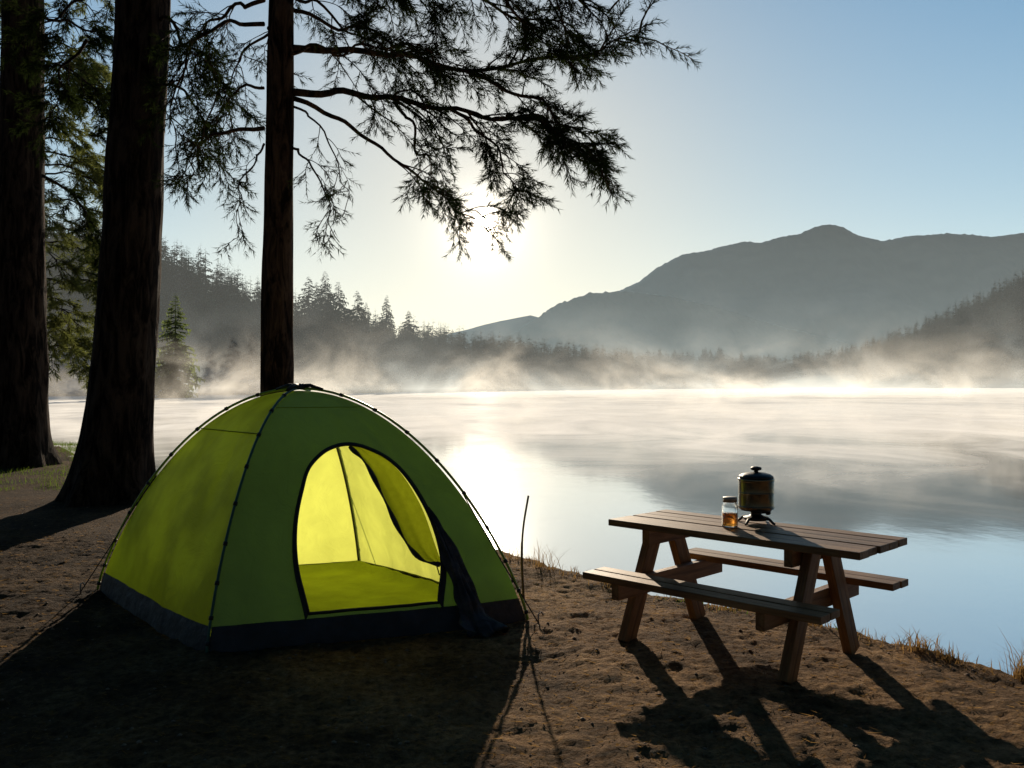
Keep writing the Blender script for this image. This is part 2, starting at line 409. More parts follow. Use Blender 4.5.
def trunk(mb,pts,rad,seed,flare=1.5,n=40):
    P=cr(pts,14); L=len(P); vs=[];fs=[]
    for i,p in enumerate(P):
        q=i/(L-1); r=rad[0]+(rad[1]-rad[0])*q
        r*=1+(flare-1)*math.exp(-max(0,p.z)/.55)
        for k in range(n):
            a=2*math.pi*k/n
            rr=r*(1+.09*nz(math.cos(a)*2.2+seed,math.sin(a)*2.2,p.z*.5)+.07*nz(math.cos(a)*7+seed,math.sin(a)*7,p.z*1.3)+.16*math.exp(-max(0,p.z)/.5)*math.sin(a*5+seed))
            vs.append((p.x+rr*math.cos(a),p.y+rr*math.sin(a),p.z))
    for i in range(L-1):
        for k in range(n):
            k2=(k+1)%n; fs.append((i*n+k,i*n+k2,(i+1)*n+k2,(i+1)*n+k))
    mb.add(vs,fs)
class Needles:
    def __init__(s): s.A=[]
    def twig(s,p,d,L,n,r,nl,wd):
        t=r.rand(n)*1.0; ph=r.rand(n)*6.283; d=np.array(d)/np.linalg.norm(d)
        a=np.cross(d,[.3,.2,.9]); a/=np.linalg.norm(a)+1e-9; b=np.cross(d,a)
        rad=a[None]*np.cos(ph)[:,None]+b[None]*np.sin(ph)[:,None]
        dirn=d[None]*(.65+.5*t[:,None])+rad*.75+np.array([0,0,-.12])
        dirn/=np.linalg.norm(dirn,axis=1)[:,None]
        base=np.array(p)[None]+d[None]*(t*L)[:,None]
        ln=nl*(.7+.5*r.rand(n))[:,None]
        sd_=np.cross(dirn,r.randn(n,3)); sd_/=np.linalg.norm(sd_,axis=1)[:,None]
        s.A.append(np.stack([base-sd_*wd,base+sd_*wd,base+dirn*ln],1).reshape(-1,3))
    def obj(s,name,mat,parent,**pr):
        V=np.concatenate(s.A); F=np.arange(len(V)).reshape(-1,3)
        return npmesh(name,V,F,mat,parent=parent,**pr)
def foliate(mb,nd,limb,r0,seed,sub=14,start=.25,sl=(.5,1.2),tw=9,nn=26,nl=.10,droop=.5,side=1.0,wd=.006,tl=.17,br=1.0):
    r=np.random.RandomState(seed); P=cr(limb,8); L=len(P)
    P=[p+Vector((nz(i*.22,seed),nz(i*.22,seed+9),nz(i*.22,seed+17)))*.16*min(1,i/5) for i,p in enumerate(P)]
    mb.tube(P,[max(.005,r0*.85*(1-.88*i/(L-1))) for i in range(L)],7)
    for k in range(sub):
        q=start+(1-start)*(k+r.rand()*.8)/sub; i=min(L-2,int(q*(L-1))); p=P[i]; t=(P[i+1]-P[i]).normalized()
        sgn=1 if k%2 else -1
        n=t.cross(Vector((0,0,1)))
        if n.length<.1: n=Vector((1,0,0))
        n.normalize()
        d=(t*(.55+.5*r.rand())+n*sgn*side*(.4+.6*r.rand())+Vector((0,0,.30*r.randn()+.02))).normalized()
        Ls=(sl[0]+(sl[1]-sl[0])*r.rand())*(1.2-.5*q)
        pts=[];c=p.copy();dd=d.copy();m=8
        for j in range(m+1):
            pts.append(c.copy()); c=c+dd*(Ls/m)
            dd=(dd+Vector((r.randn()*.13,r.randn()*.13,-droop*.20+r.randn()*.11))).normalized()
        mb.tube(pts,[max(.005,r0*.30*br*(1-.75*j/m)) for j in range(m+1)],4,cap=False)
        for j in range(tw):
            u=.38+.62*(j+r.rand()*.7)/tw; ix=min(m-1,int(u*m)); b=pts[ix].lerp(pts[ix+1],u*m-ix)
            tg=(pts[ix+1]-pts[ix]).normalized(); rv=tg.cross(Vector((0,0,1)))*(1 if j%2 else -1)+Vector(r.randn(3))*.5; rv-=tg*rv.dot(tg); rv.normalize()
            td=(tg*.85+rv*.75+Vector((0,0,.12-.2*droop))).normalized(); TL=tl*(.7+.9*r.rand())
            mb.tube([b,b+td*TL],[.0045,.002],3,cap=False)
            nd.twig(b+td*TL*.1,td,TL,nn,r,nl,wd)
        nd.twig(pts[-2],(pts[-1]-pts[-2]),.25,nn,r,nl,wd)

def pine(loc,tp,tr,flare,limbs,seed,label,barkm,need,generic=None,**kw):
    e=empty('pine_tree',loc,label=label,category='tree')
    tb=MB(); trunk(tb,tp,tr,seed,flare); tb.obj('trunk',barkm,e,smooth=True)
    bb=MB(); nd=Needles()
    for i,lb in enumerate(limbs):
        pts,r0,o=lb if len(lb)==3 else (*lb,{})
        k=dict(kw); k.update(o); foliate(bb,nd,pts,r0,seed*100+i,**k)
    if generic:
        z0,z1,n,L0,L1,o=generic; r=np.random.RandomState(seed+5)
        for i in range(n):
            z=z0+(z1-z0)*(i+r.rand()*.5)/n; a=r.rand()*6.28; L=L0+(L1-L0)*r.rand(); tx=np.interp(z,[p[2] for p in tp],[p[0] for p in tp]); ty=np.interp(z,[p[2] for p in tp],[p[1] for p in tp])
            c,s=math.cos(a),math.sin(a)
            pts=[(tx,ty,z),(tx+c*L*.35,ty+s*L*.35,z+.15),(tx+c*L*.7,ty+s*L*.7,z-.05),(tx+c*L,ty+s*L,z-.5)]
            k=dict(kw); k.update(o); foliate(bb,nd,pts,.035,seed*100+50+i,**k)
    bb.obj('branch',barkm,e,smooth=True)
    nd.obj('crown',need,e)
    return e

mid=[
 ([(.15,0,5.35),(1.0,.0,5.30),(2.0,-.3,5.10),(3.1,-.4,4.85),(3.95,-.5,4.4)],.06,dict(sub=26)),
 ([(.15,0,5.9),(1.3,.3,5.95),(2.4,.5,5.8),(3.8,.3,5.95),(4.65,.1,6.2)],.055,dict(sub=28,droop=.2)),
 ([(.15,0,5.3),(.8,.3,5.05),(1.5,.6,4.6),(2.15,.9,4.15),(2.6,1,3.95)],.04,dict(sub=12,start=.45)),
 ([(.15,0,4.7),(.45,-.3,4.45),(.75,-.5,3.9),(.85,-.6,3.4)],.022,dict(sub=8,start=.3,sl=(.25,.5),tw=5,nn=16)),
 ([(.15,0,5.2),(.5,.3,5.0),(.75,.4,4.4),(.8,.4,3.9)],.02,dict(sub=7,start=.3,sl=(.25,.55),tw=4,nn=16)),
 ([(-.15,0,4.9),(-.8,.2,4.9),(-1.15,.3,4.7),(-1.3,.3,4.2)],.035,dict(sub=12,sl=(.3,.6),tw=6)),
 ([(-.15,0,4.7),(-.4,.3,4.5),(-.6,.4,4.0),(-.65,.4,3.5)],.018,dict(sub=8,sl=(.2,.45),tw=4,nn=16)),
 ([(-.15,0,5.4),(-.5,-.3,5.3),(-.75,-.4,4.8),(-.8,-.5,4.1)],.024,dict(sub=10,sl=(.25,.6),tw=5,nn=18)),
 ([(-.15,0,6.2),(-.6,-.4,6.0),(-1.0,-.6,5.4),(-.95,-.7,4.5)],.035,dict(sub=16,sl=(.4,.8),tw=7)),
 ([(-.15,0,6.5),(-.7,.4,6.5),(-1.2,.6,6.3),(-1.5,.7,5.6)],.035,dict(sub=16,sl=(.4,.8),tw=7)),
 ([(.1,0,6.6),(1.3,-.5,6.65),(3,-.8,6.4),(4.2,-.8,5.95)],.05,dict(sub=26)),
 ([(.1,0,7.0),(1.5,.5,7.0),(3.0,.8,6.7),(3.9,.9,6.3)],.05,dict(sub=24)),
 ([(1.5,-.15,5.18),(1.75,-.3,4.8),(1.9,-.35,4.35),(2.2,-.5,3.95)],.028,dict(sub=12,start=.35,sl=(.3,.7),tw=8)),
 ([(2.4,.5,5.75),(3.0,.2,5.4),(3.6,0,5.0),(4.0,-.1,4.6)],.035,dict(sub=18,sl=(.4,.8))),
 ([(2.2,-.3,5.05),(2.6,-.1,4.8),(2.9,.1,4.35),(3.05,.2,4.1)],.028,dict(sub=15,start=.25,sl=(.3,.65))),
 ([(.1,0,5.8),(.6,-.4,5.75),(1.3,-.7,5.65),(2.2,-.9,5.5)],.035,dict(sub=12,start=.4,tw=9)),
 ([(0,.1,6.3),(-.4,.7,6.3),(-.9,1.2,6.0),(-1.2,1.6,5.2)],.03,dict(sub=14,tw=7)),
 ([(.1,0,6.4),(.7,.5,6.4),(1.6,.9,6.2),(2.6,1.2,6.0)],.035,dict(sub=16)),
 ([(2.9,-.35,4.93),(3.3,-.7,4.75),(3.75,-.9,4.4)],.028,dict(sub=14,sl=(.3,.7))),
 ([(2.6,-.8,6.45),(3.1,-.6,6.0),(3.6,-.5,5.5)],.028,dict(sub=12,sl=(.3,.8))),
 ([(.1,0,6.9),(.8,-.5,6.75),(1.6,-.9,6.35),(2.2,-1.1,5.9)],.03,dict(sub=16,sl=(.4,.9))),
 ([(.1,0,7.0),(.6,-.3,7.0),(1.1,-.5,6.6),(1.4,-.6,6.0)],.025,dict(sub=12,sl=(.3,.8))),
 ([(.1,0,6.6),(.5,.6,6.6),(1.1,1.1,6.3),(1.7,1.5,5.8)],.03,dict(sub=14,sl=(.3,.8))),
]
pine((-2.95,11.25,-.05),[(0,0,-.1),(0.02,0,3),(.06,0,6),(.1,0,9),(.1,0,14)],(.215,.10),1.35,mid,3,
     "slender pine with long drooping needle boughs beside the tent",M_BARKR,M_NEED,generic=(7.2,13.5,12,1.2,2.6,dict(sub=8)),nn=24,tw=11,nl=.090,wd=.0046)
t2=[
 ([(.45,0,6.9),(1.0,-.2,6.7),(1.5,-.2,6.2),(1.8,-.2,5.4)],.04,dict(sub=16)),
 ([(.4,.2,6.2),(.9,.6,6.0),(1.25,.8,5.4),(1.45,.8,4.8)],.03,dict(sub=10,sl=(.4,.8),tw=8)),
 ([(-.3,0,6.6),(-.8,.3,6.2),(-1.1,.4,5.4)],.03,dict(sub=14,sl=(.3,.7))),
 ([(-.3,0,7.2),(-.9,.2,7.0),(-1.5,.3,6.5)],.03,dict(sub=14,sl=(.3,.8))),
]
pine((-5.75,12.8,-.06),[(0,0,-.15),(.18,0,1.4),(.35,0,4),(.5,0,7),(.6,0,10),(.65,0,16)],(.47,.28),1.45,t2,11,
     "thick dark old pine trunk rising beside the tent",M_BARK,M_NEED,generic=(7.6,15,10,1.5,3,dict(sub=8)),nn=24,tw=11)
t1=[
 ([(.4,0,6.0),(1.0,.2,5.6),(1.5,.3,4.8),(1.9,.3,4.0)],.04,dict(sub=16)),
 ([(.4,0,8.2),(1.0,-.3,8.1),(1.8,-.3,7.5),(2.2,-.3,6.8)],.04,dict(sub=18)),
 ([(.4,0,9.2),(1.0,.3,9.1),(1.8,.3,8.8),(2.2,.3,8.0)],.04,dict(sub=18)),
]
pine((-10.05,18.3,-.05),[(0,0,-.15),(.06,0,2),(.08,0,6),(.1,0,10),(.1,0,18)],(.52,.33),1.4,t1,17,
     "massive dark pine trunk near the shore",M_BARK,M_NEED,generic=(9,17,12,1.6,3.2,dict(sub=9)),nn=24,nl=.13,wd=.008,tw=11)
t3=[]
rr=random.Random(3)
for i in range(24):
    z=2.6+i*.34; L=rr.uniform(1.4,2.7)
    a=rr.uniform(-1.1,1.1)
    c,s=math.cos(a),math.sin(a)
    t3.append(([(0,0,z),(c*L*.4,s*L*.4,z+.1),(c*L*.75,s*L*.75,z-.25),(c*L,s*L,z-.9)],.035,{}))
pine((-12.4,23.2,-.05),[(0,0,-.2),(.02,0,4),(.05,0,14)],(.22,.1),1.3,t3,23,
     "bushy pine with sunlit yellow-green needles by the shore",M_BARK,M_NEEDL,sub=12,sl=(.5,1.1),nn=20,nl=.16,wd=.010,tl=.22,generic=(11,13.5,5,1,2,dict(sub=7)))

# ------------------------------------------------------------------ tent
TC=Vector((-1.58,6.69,0)); TH=1.6
cor=[Vector((-1.69,.45,0)),Vector((-.27,-1.21,0)),Vector((1.67,-.45,0)),Vector((.25,1.21,0))]
def hz(s): return TH*max(0,1-s*s)**.8
def tp(i,t,s,off=0):
    a,b=cor[i],cor[(i+1)%4]
    q=a.lerp(b,t); bul=1+.035*4*t*(1-t)*s
    p=q*s*bul; return Vector((p.x,p.y,hz(s)+off))
tent=empty('dome_tent',(TC.x,TC.y,.0),label="lime green two-pole dome tent with its door open on the dirt",category='tent')
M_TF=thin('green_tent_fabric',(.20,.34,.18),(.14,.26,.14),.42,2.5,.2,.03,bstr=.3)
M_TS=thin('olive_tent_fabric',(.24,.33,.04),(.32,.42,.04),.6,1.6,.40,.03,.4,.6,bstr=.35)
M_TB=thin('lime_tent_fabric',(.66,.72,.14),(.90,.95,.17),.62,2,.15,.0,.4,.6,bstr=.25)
M_SK=simple('dark_tent_skirt',(.02,.022,.028),(.05,.052,.062),5,.6,bstr=.6,bdist=.03)
M_FLOOR=thin('tent_floor_fabric',(.46,.54,.05),(.3,.4,.02),.2,3,.3,.02,bstr=.3)
M_BLK=simple('black_webbing',(.012,.012,.014),(.025,.025,.028),30,.6,bstr=.2)
M_POLE=simple('teal_pole_sleeve',(.02,.09,.07),(.03,.13,.09),20,.4,bstr=.1)
M_POLEL=simple('lime_pole_sleeve',(.25,.38,.02),(.32,.45,.03),20,.4,bstr=.1)
M_ROPE=simple('dark_cord',(.02,.02,.02),(.05,.045,.04),60,.8,bstr=.2)
SK=.974
OUT=[(.29,.964),(.255,.88),(.25,.79),(.27,.70),(.31,.62),(.41,.555),(.55,.53),(.67,.553),(.765,.62),(.785,.75),(.76,.88),(.70,.964)]
oc=[(p.x,p.y) for p in cr([(a,b,0) for a,b in OUT],8)]
def inside(x,y,poly):
    c=False;j=len(poly)-1
    for i in range(len(poly)):
        if (poly[i][1]>y)!=(poly[j][1]>y) and x<(poly[j][0]-poly[i][0])*(y-poly[i][1])/(poly[j][1]-poly[i][1])+poly[i][0]: c=not c
        j=i
    return c
def wr(i,t,s):
    k=.022*nz(t*5+i*7,s*3)+.014*nz(t*14+i,s*5)+.012*math.sin(t*9+s*6+i)*(4*t*(1-t))*.6
    k+=.014*math.sin(26*(t-.5)*(1.2-s))*s*s
    e=min(1,4*t*(1-t)*2); return k*e*s
def panel(name,i,mat,hole=None,nt_=60,ns=60,s0=0,s1=SK,off=0):
    a1=math.asin(s1); a0=math.asin(s0); vs=[];fs=[]
    cN=(cor[i]+cor[(i+1)%4]).normalized()
    for j in range(ns+1):
        s=math.sin(a0+(a1-a0)*j/ns)
        for k in range(nt_+1):
            t=k/nt_; p=tp(i,t,s); vs.append(p+cN*(wr(i,t,s)+off))
    W=nt_+1
    for j in range(ns):
        sm=math.sin(a0+(a1-a0)*(j+.5)/ns)
        for k in range(nt_):
            if hole and inside((k+.5)/nt_,sm,hole): continue
            fs.append((j*W+k,j*W+k+1,(j+1)*W+k+1,(j+1)*W+k))
    b=MB(); b.add(vs,fs); return b.obj(name,mat,tent,smooth=True)
SKB=.986
panel('side_panel',0,M_TS)
panel('door_panel',1,M_TF,hole=oc,nt_=130,ns=130)
panel('side_panel',2,M_TB,s1=SKB); panel('back_panel',3,M_TB,s1=SKB)
for i in range(4): panel('skirt',i,M_SK,nt_=40,ns=8,s0=(SK if i<2 else SKB)-.003,s1=.9999,off=.006)
def onp(i,t,s,off=.012):
    cN=(cor[i]+cor[(i+1)%4]).normalized(); return tp(i,t,s)+cN*(wr(i,t,s)+off)
b=MB(); loop=[onp(1,x,y,.008) for x,y in oc]; b.tube(loop+[onp(1,t,.964,.008) for t in np.linspace(.70,.29,14)][1:],.011,8); b.obj('door_zip',M_BLK,tent,smooth=True)
b=MB()
for i in range(len(oc)-1):
    cx,cy=.52,.76
    x,y=oc[i]; x2,y2=oc[i+1]
    def sc(x,y,k): return (cx+(x-cx)*k,cy+(y-cy)*k)
    q=[onp(1,*sc(x,y,1.0),.014),onp(1,*sc(x2,y2,1.0),.014),onp(1,*sc(x2,y2,1.05),.014),onp(1,*sc(x,y,1.05),.014)]
    b.add(q,[(0,1,2,3)])
b.obj('door_binding',M_BLK,tent,smooth=True)
M_CLOTH=simple('dark_mesh_cloth',(.012,.012,.015),(.075,.068,.07),10,.75,bstr=.6,bdist=.03)
for i in (0,1,2,3):
    b=MB(); P=[]
    for k in range(41):
        s=math.sin(math.pi/2*k/40)*1.0; c=cor[i]*s*1.012; P.append(Vector((c.x,c.y,hz(s)+.018)))
    b.tube(P,.0095,8); pole=b.obj('pole',M_POLE if i in(1,3) else M_POLEL,tent,smooth=True)
    for k in range(5,39,4):
        p=P[k]; t=(P[k+1]-P[k-1]).normalized(); b=MB(); b.tube([p-t*.012,p+t*.012],.0145,8)
        b.obj('pole_clip',M_BLK,pole,smooth=True)
b=MB(); b.lathe([(.0,-.01),(.05,-.01),(.055,.01),(.03,.03),(.0,.036)],16,(0,0,TH+.02))
for i in range(4):
    d=cor[i].normalized(); b.tube([Vector((0,0,TH+.035)),d*.09+Vector((0,0,TH+.040)),d*.19+Vector((0,0,TH+.008))],[.017,.015,.012],8)
b.obj('hub',M_BLK,tent,smooth=True)
b=MB(); b.tube([onp(0,t,.47,.010) for t in np.linspace(0.0,1,20)],.004,6)
b.tube([onp(1,t,.30,.008) for t in np.linspace(0.0,1,20)],.002,6); b.obj('seam',M_TS,tent,smooth=True)
b=MB(); vs=[];fs=[];n=40
for j in range(n+1):
    for k in range(n+1):
        u,v=j/n,k/n; p=(cor[0]*(1-u)*(1-v)+cor[1]*u*(1-v)+cor[2]*u*v+cor[3]*(1-u)*v)*.97
        ed=max(abs(u-.5),abs(v-.5))*2
        vs.append((p.x,p.y,.045+.014*nz(p.x*3,p.y*3)+.014*nz(p.x*9,p.y*9)+.06*max(0,ed-.93)/.07))
for j in range(n):
    for k in range(n): fs.append((j*(n+1)+k,(j+1)*(n+1)+k,(j+1)*(n+1)+k+1,j*(n+1)+k+1))
b.add(vs,fs); b.obj('floor',M_FLOOR,tent,smooth=True)
b=MB()
def inn(i,t,s): return onp(i,t,s,-.014)
b.tube([inn(3,.5,s) for s in np.linspace(.2,.97,20)],.006,6)
b.tube([inn(2,.45,s) for s in np.linspace(.2,.97,20)],.005,6)
b.tube([cor[3]*s*.985+Vector((0,0,hz(s)-.02)) for s in np.linspace(.1,.98,24)],.010,6)
b.obj('inner_seam',M_BLK,tent,smooth=True)
M_WIN=thin('door_mesh_fabric',(.30,.34,.06),(.62,.66,.10),.62,30,.15,0)
edge=[(p.x,p.y) for p in cr([(.57,.54,0),(.615,.61,0),(.63,.73,0),(.65,.83,0),(.69,.885,0),(.752,.90,0)],6)]
arch=[(p.x,p.y) for p in cr([(.60,.538,0),(.67,.556,0),(.762,.625,0),(.78,.75,0),(.765,.85,0),(.757,.90,0)],6)]
b=MB(); vs=[];fs=[];nn_=8
for i,(e_,a_) in enumerate(zip(edge,arch)):
    for k in range(nn_+1):
        q=k/nn_; x=e_[0]+(a_[0]-e_[0])*q; y=e_[1]+(a_[1]-e_[1])*q
        vs.append(onp(1,x,y,-.02-.06*math.sin(q*math.pi)*math.sin(math.pi*i/len(edge))-.01*math.sin(q*14+i*.3)))
for i in range(len(edge)-1):
    for k in range(nn_): fs.append((i*(nn_+1)+k,i*(nn_+1)+k+1,(i+1)*(nn_+1)+k+1,(i+1)*(nn_+1)+k))
b.add(vs,fs); dm=b.obj('door_mesh',M_WIN,tent,smooth=True)
b=MB(); b.tube([onp(1,x,y,-.02) for x,y in edge],[.012+.006*math.sin(i*.9) for i in range(len(edge))],8)
b.obj('mesh_border',M_CLOTH,dm,smooth=True)
P=cr([onp(1,.79,.76,.02),onp(1,.79,.82,.03),onp(1,.785,.89,.045),onp(1,.782,.95,.07),onp(1,.78,.985,.10)+Vector((0,0,.02)),onp(1,.775,1.0,.22)+Vector((0,0,.03))],9)
vs=[];fs=[];n=48
ax=(cor[2]-cor[1]).normalized(); ay=Vector((ax.y,-ax.x,0))
for i,p in enumerate(P):
    q=i/(len(P)-1); r=.010+.066*math.sin(min(1,q*1.15)*math.pi*.5)**1.3+(.055*max(0,(q-.80)/.20))
    for k in range(n):
        a=2*math.pi*k/n; rr_=r*(1+.22*math.sin(a*6+q*4)+.14*math.sin(a*11-q*7)+.5*nz(math.cos(a)*2,math.sin(a)*2,q*7))
        d=ax*(rr_*math.cos(a))+ay*(rr_*math.sin(a)*.5)
        vs.append((p.x+d.x,p.y+d.y,max(.012+.05*(1+math.sin(a*5+q*9))*.5*(1-.6*q),p.z+rr_*.25*math.sin(a*3+q*5))))
for i in range(len(P)-1):
    for k in range(n):
        k2=(k+1)%n; fs.append((i*n+k,i*n+k2,(i+1)*n+k2,(i+1)*n+k))
fs.append(tuple(range(n))); fs.append(tuple((len(P)-1)*n+k for k in range(n)))
b=MB(); b.add(vs,fs); b.obj('door_flap',M_CLOTH,tent,smooth=True,label='dark gathered mesh door flap crumpled onto the dirt')
M_STEEL=simple('steel_peg',(.25,.25,.25),(.4,.4,.4),40,.4,metal=1,bstr=.1)
def guy(i,s,dst):
    c=cor[i]*s; a=Vector((c.x,c.y,hz(s)+.02)); d=Vector(dst)
    b=MB(); b.tube([a,a.lerp(d,.5)+Vector((0,0,-.01)),d],.0045,6); b.obj('guy_line',M_ROPE,tent)
    b=MB(); b.tube([d+Vector((.0,0,-.08)),d+Vector((0,0,.06)),d+Vector((.02,0,.075)),d+Vector((.035,0,.05))],.006,8); b.obj('tent_peg',M_STEEL,tent,smooth=True)
guy(0,.80,(-1.80,.36,.02)); guy(2,.74,(1.76,-.55,.02)); guy(3,.8,(.5,1.9,.0))

e=MB(); e.tube(cr([(.02,0,-.1),(0,0,.3),(.01,0,.55),(.05,0,.80)],5),[.010]*8+[.008]*8,8)
M_STK=simple('weathered_stick',(.05,.035,.025),(.12,.08,.05),40,.9)
o=e.obj('stick',M_STK,None,smooth=True,label="thin dark stick standing upright in the dirt",category='stick'); o.location=(.075,6.85,0)

# ------------------------------------------------------------------ picnic table
def wood(name):
    m,nt,out=newmat(name)
    f=noi(nt,9,8,.62,stretch=(.12,1.6,1.6),dist=.8); g=noi(nt,60,5,.7,stretch=(.06,1,1)); h=noi(nt,2.2,3,.5)
    c=ramp(nt,f,[(.3,(.12,.058,.022)),(.5,(.29,.155,.065)),(.7,(.42,.25,.115))])
    mx=N(nt,'ShaderNodeMixRGB',blend_type='MULTIPLY'); mx.inputs[0].default_value=.8
    nt.links.new(c,mx.inputs[1]); nt.links.new(ramp(nt,mth(nt,'MULTIPLY',mth(nt,'ADD',g,h),.5),[(.38,(.5,.48,.46)),(.62,(1.15,1.1,1.05))]),mx.inputs[2])
    p=N(nt,'ShaderNodeBsdfPrincipled'); p.inputs['Roughness'].default_value=.55; p.inputs['Specular IOR Level'].default_value=.25
    nt.links.new(mx.outputs[0],p.inputs['Base Color']); nt.links.new(bump(nt,mth(nt,'ADD',f,mth(nt,'MULTIPLY',g,.6)),.6,.010),p.inputs['Normal'])
    nt.links.new(p.outputs[0],out.inputs[0]); return m
M_WOOD=wood('weathered_table_wood')
TA=math.radians(-44.5)
tab=empty('picnic_table',(1.475,5.63,0),TA,label="weathered wooden picnic table with attached benches on dirt",category='table')
rb=random.Random(2)
def boards(name,L,W,n,z,vc,th,uo=0):
    b=MB(); g=.012; bw=(W-g*(n-1))/n
    for i in range(n):
        b.box((uo+rb.uniform(-.008,.008),vc-W/2+bw/2+i*(bw+g),z-th/2+rb.uniform(-.002,.002)),(L,bw,th))
    return b.obj(name,M_WOOD,tab,bevel=.004)
boards('table_top',1.70,.67,5,.75,0,.042)
boards('bench',1.60,.23,2,.45,-.515,.042,-.02)
boards('bench',1.53,.23,2,.45,.50,.042,-.02)
def plank(name,a,b_,w,th):
    a=Vector(a);b_=Vector(b_);L=(b_-a).length; mb=MB(); mb.box((0,0,0),(L,th,w)); o=mb.obj(name,M_WOOD,tab,bevel=.004)
    d=(b_-a).normalized(); y=Vector((1,0,0))
    z=d.cross(y).normalized(); M=Matrix((d,y,z)).transposed().to_4x4(); M.translation=(a+b_)/2; o.matrix_local=M; return o
for u in(-.63,.48):
    for sg in(-1,1):
        plank('leg',(u,sg*.10,.698),(u,sg*.42,-.01),.12,.058)
    iu=u-.058*(1 if u>0 else -1)
    plank('bench_support',(iu,-.61,.362),(iu,.60,.362),.115,.055)
    plank('top_support',(iu,-.29,.655),(iu,.29,.655),.10,.055)
# ------------------------------------------------------------------ stove + jar
def onT(u,v,z=.752):
    c,s=math.cos(TA),math.sin(TA); return (1.475+u*c-v*s,5.63+u*s+v*c,z)
M_MET=simple('bronze_enamel_metal',(.15,.13,.095),(.23,.20,.14),6,.25,metal=.9,bstr=.05)
M_IRON=simple('black_iron',(.012,.012,.012),(.03,.03,.03),30,.5,metal=.3,bstr=.2)
st=empty('camping_stove',onT(-.055,.20),.4,label="bronze canister camping stove with domed lid and knob on the table",category='stove')
st.scale=(.95,.95,.95)
b=MB(); b.lathe([(.0,.022),(.075,.022),(.085,.03),(.085,.042),(.05,.05),(.036,.06),(.036,.075),(.06,.085),(.105,.09),(.105,.098),(0,.098)],32)
for k in range(4):
    a=k*math.pi/2+.4; c,s=math.cos(a),math.sin(a)
    b.tube([(c*.05,s*.05,.04),(c*.10,s*.10,.034),(c*.125,s*.125,.012),(c*.14,s*.14,.006)],[.010,.010,.009,.008],8)
b.obj('base',M_IRON,st,smooth=True,bevel=.001)
b=MB(); b.lathe([(.0,.10),(.118,.10),(.122,.108),(.122,.118),(.118,.122),(.118,.20),(.1205,.203),(.1205,.211),(.118,.214),(.118,.284),(.122,.288),(.122,.302),(.118,.306),(0,.306)],48); b.obj('body',M_MET,st,smooth=True,bevel=.001)
b=MB(); b.lathe([(.0,.307),(.112,.307),(.117,.312),(.113,.320),(.095,.333),(.06,.343),(.03,.347),(0,.348)],48); ld=b.obj('lid',M_IRON,st,smooth=True)
b=MB(); b.lathe([(.0,.347),(.016,.347),(.014,.356),(.034,.362),(.038,.370),(.034,.380),(.012,.386),(0,.386)],24); b.obj('knob',M_IRON,ld,smooth=True)
b=MB(); b.tube([(.036,0,.067),(.09,0,.067)],.006,8); b.tube([(.09,0,.067),(.11,0,.067)],.018,12); b.obj('valve',M_IRON,st,smooth=True)

m,nt,out=newmat('jar_glass'); p=N(nt,'ShaderNodeBsdfPrincipled'); p.inputs['Base Color'].default_value=(.95,.97,.97,1); p.inputs['Roughness'].default_value=.03
p.inputs['Transmission Weight'].default_value=1; p.inputs['IOR'].default_value=1.45
nt.links.new(bump(nt,noi(nt,20),.1,.002),p.inputs['Normal']); nt.links.new(p.outputs[0],out.inputs[0]); M_GL=m
m,nt,out=newmat('amber_honey'); p=N(nt,'ShaderNodeBsdfPrincipled'); p.inputs['Roughness'].default_value=.1
p.inputs['Transmission Weight'].default_value=.75; p.inputs['IOR'].default_value=1.4
nt.links.new(ramp(nt,noi(nt,15),[(.3,(.75,.28,.04)),(.7,(.9,.42,.08))]),p.inputs['Base Color']); nt.links.new(p.outputs[0],out.inputs[0]); M_HN=m
M_LID=simple('dull_tin_lid',(.30,.27,.22),(.42,.38,.31),30,.5,metal=.3,bstr=.1)
jr=empty('glass_jar',onT(-.10,-.045),0,label="small glass jar with amber contents and metal lid",category='jar')
b=MB(); b.lathe([(0,0),(.045,0),(.05,.006),(.05,.125),(.044,.145),(.038,.152),(.038,.158),(.034,.158),(.034,.150),(.041,.143),(.046,.123),(.046,.01),(.042,.006),(0,.006)],36); b.obj('glass',M_GL,jr,smooth=True)
b=MB(); b.lathe([(0,.008),(.041,.008),(.0445,.013),(.0445,.085),(0,.086)],36); b.obj('contents',M_HN,jr,smooth=True)
b=MB(); b.lathe([(0,.160),(.041,.160),(.044,.156),(.044,.182),(.041,.187),(0,.187)],36); b.obj('lid',M_LID,jr,smooth=True)

# ------------------------------------------------------------------ grass, pebbles, litter
def grass(name,spots,mat,label):
    r=np.random.RandomState(4); V=[];F=[]
    for (x,y,n,hgt,sp) in spots:
        for k in range(n):
            bx=x+r.randn()*sp; by=y+r.randn()*sp; z=gz(bx,by)-.01; h=hgt*(.3+.9*r.rand()**1.5); a=r.rand()*6.28; l=h*(.25+.9*r.rand())
            w_=.0018+.002*r.rand(); c,s=math.cos(a),math.sin(a); o=len(V)
            V+= [(bx-s*w_,by+c*w_,z),(bx+s*w_,by-c*w_,z),(bx+c*l*.35-s*w_*.8,by+s*l*.35+c*w_*.8,z+h*.6),(bx+c*l*.35+s*w_*.8,by+s*l*.35-c*w_*.8,z+h*.6),(bx+c*l,by+s*l,z+h*.95)]
            F+= [(o,o+1,o+3),(o,o+3,o+2),(o+2,o+3,o+4)]
    npmesh(name,V,F,mat,kind='stuff',label=label,category='grass')
M_DG=thin('dry_grass_blades',(.20,.13,.06),(.42,.25,.09),.45,3,.4,0)
M_GG=thin('green_grass_blades',(.06,.11,.02),(.20,.30,.03),.5,3,.3,0)
sp=[];sg=[];r=random.Random(9)
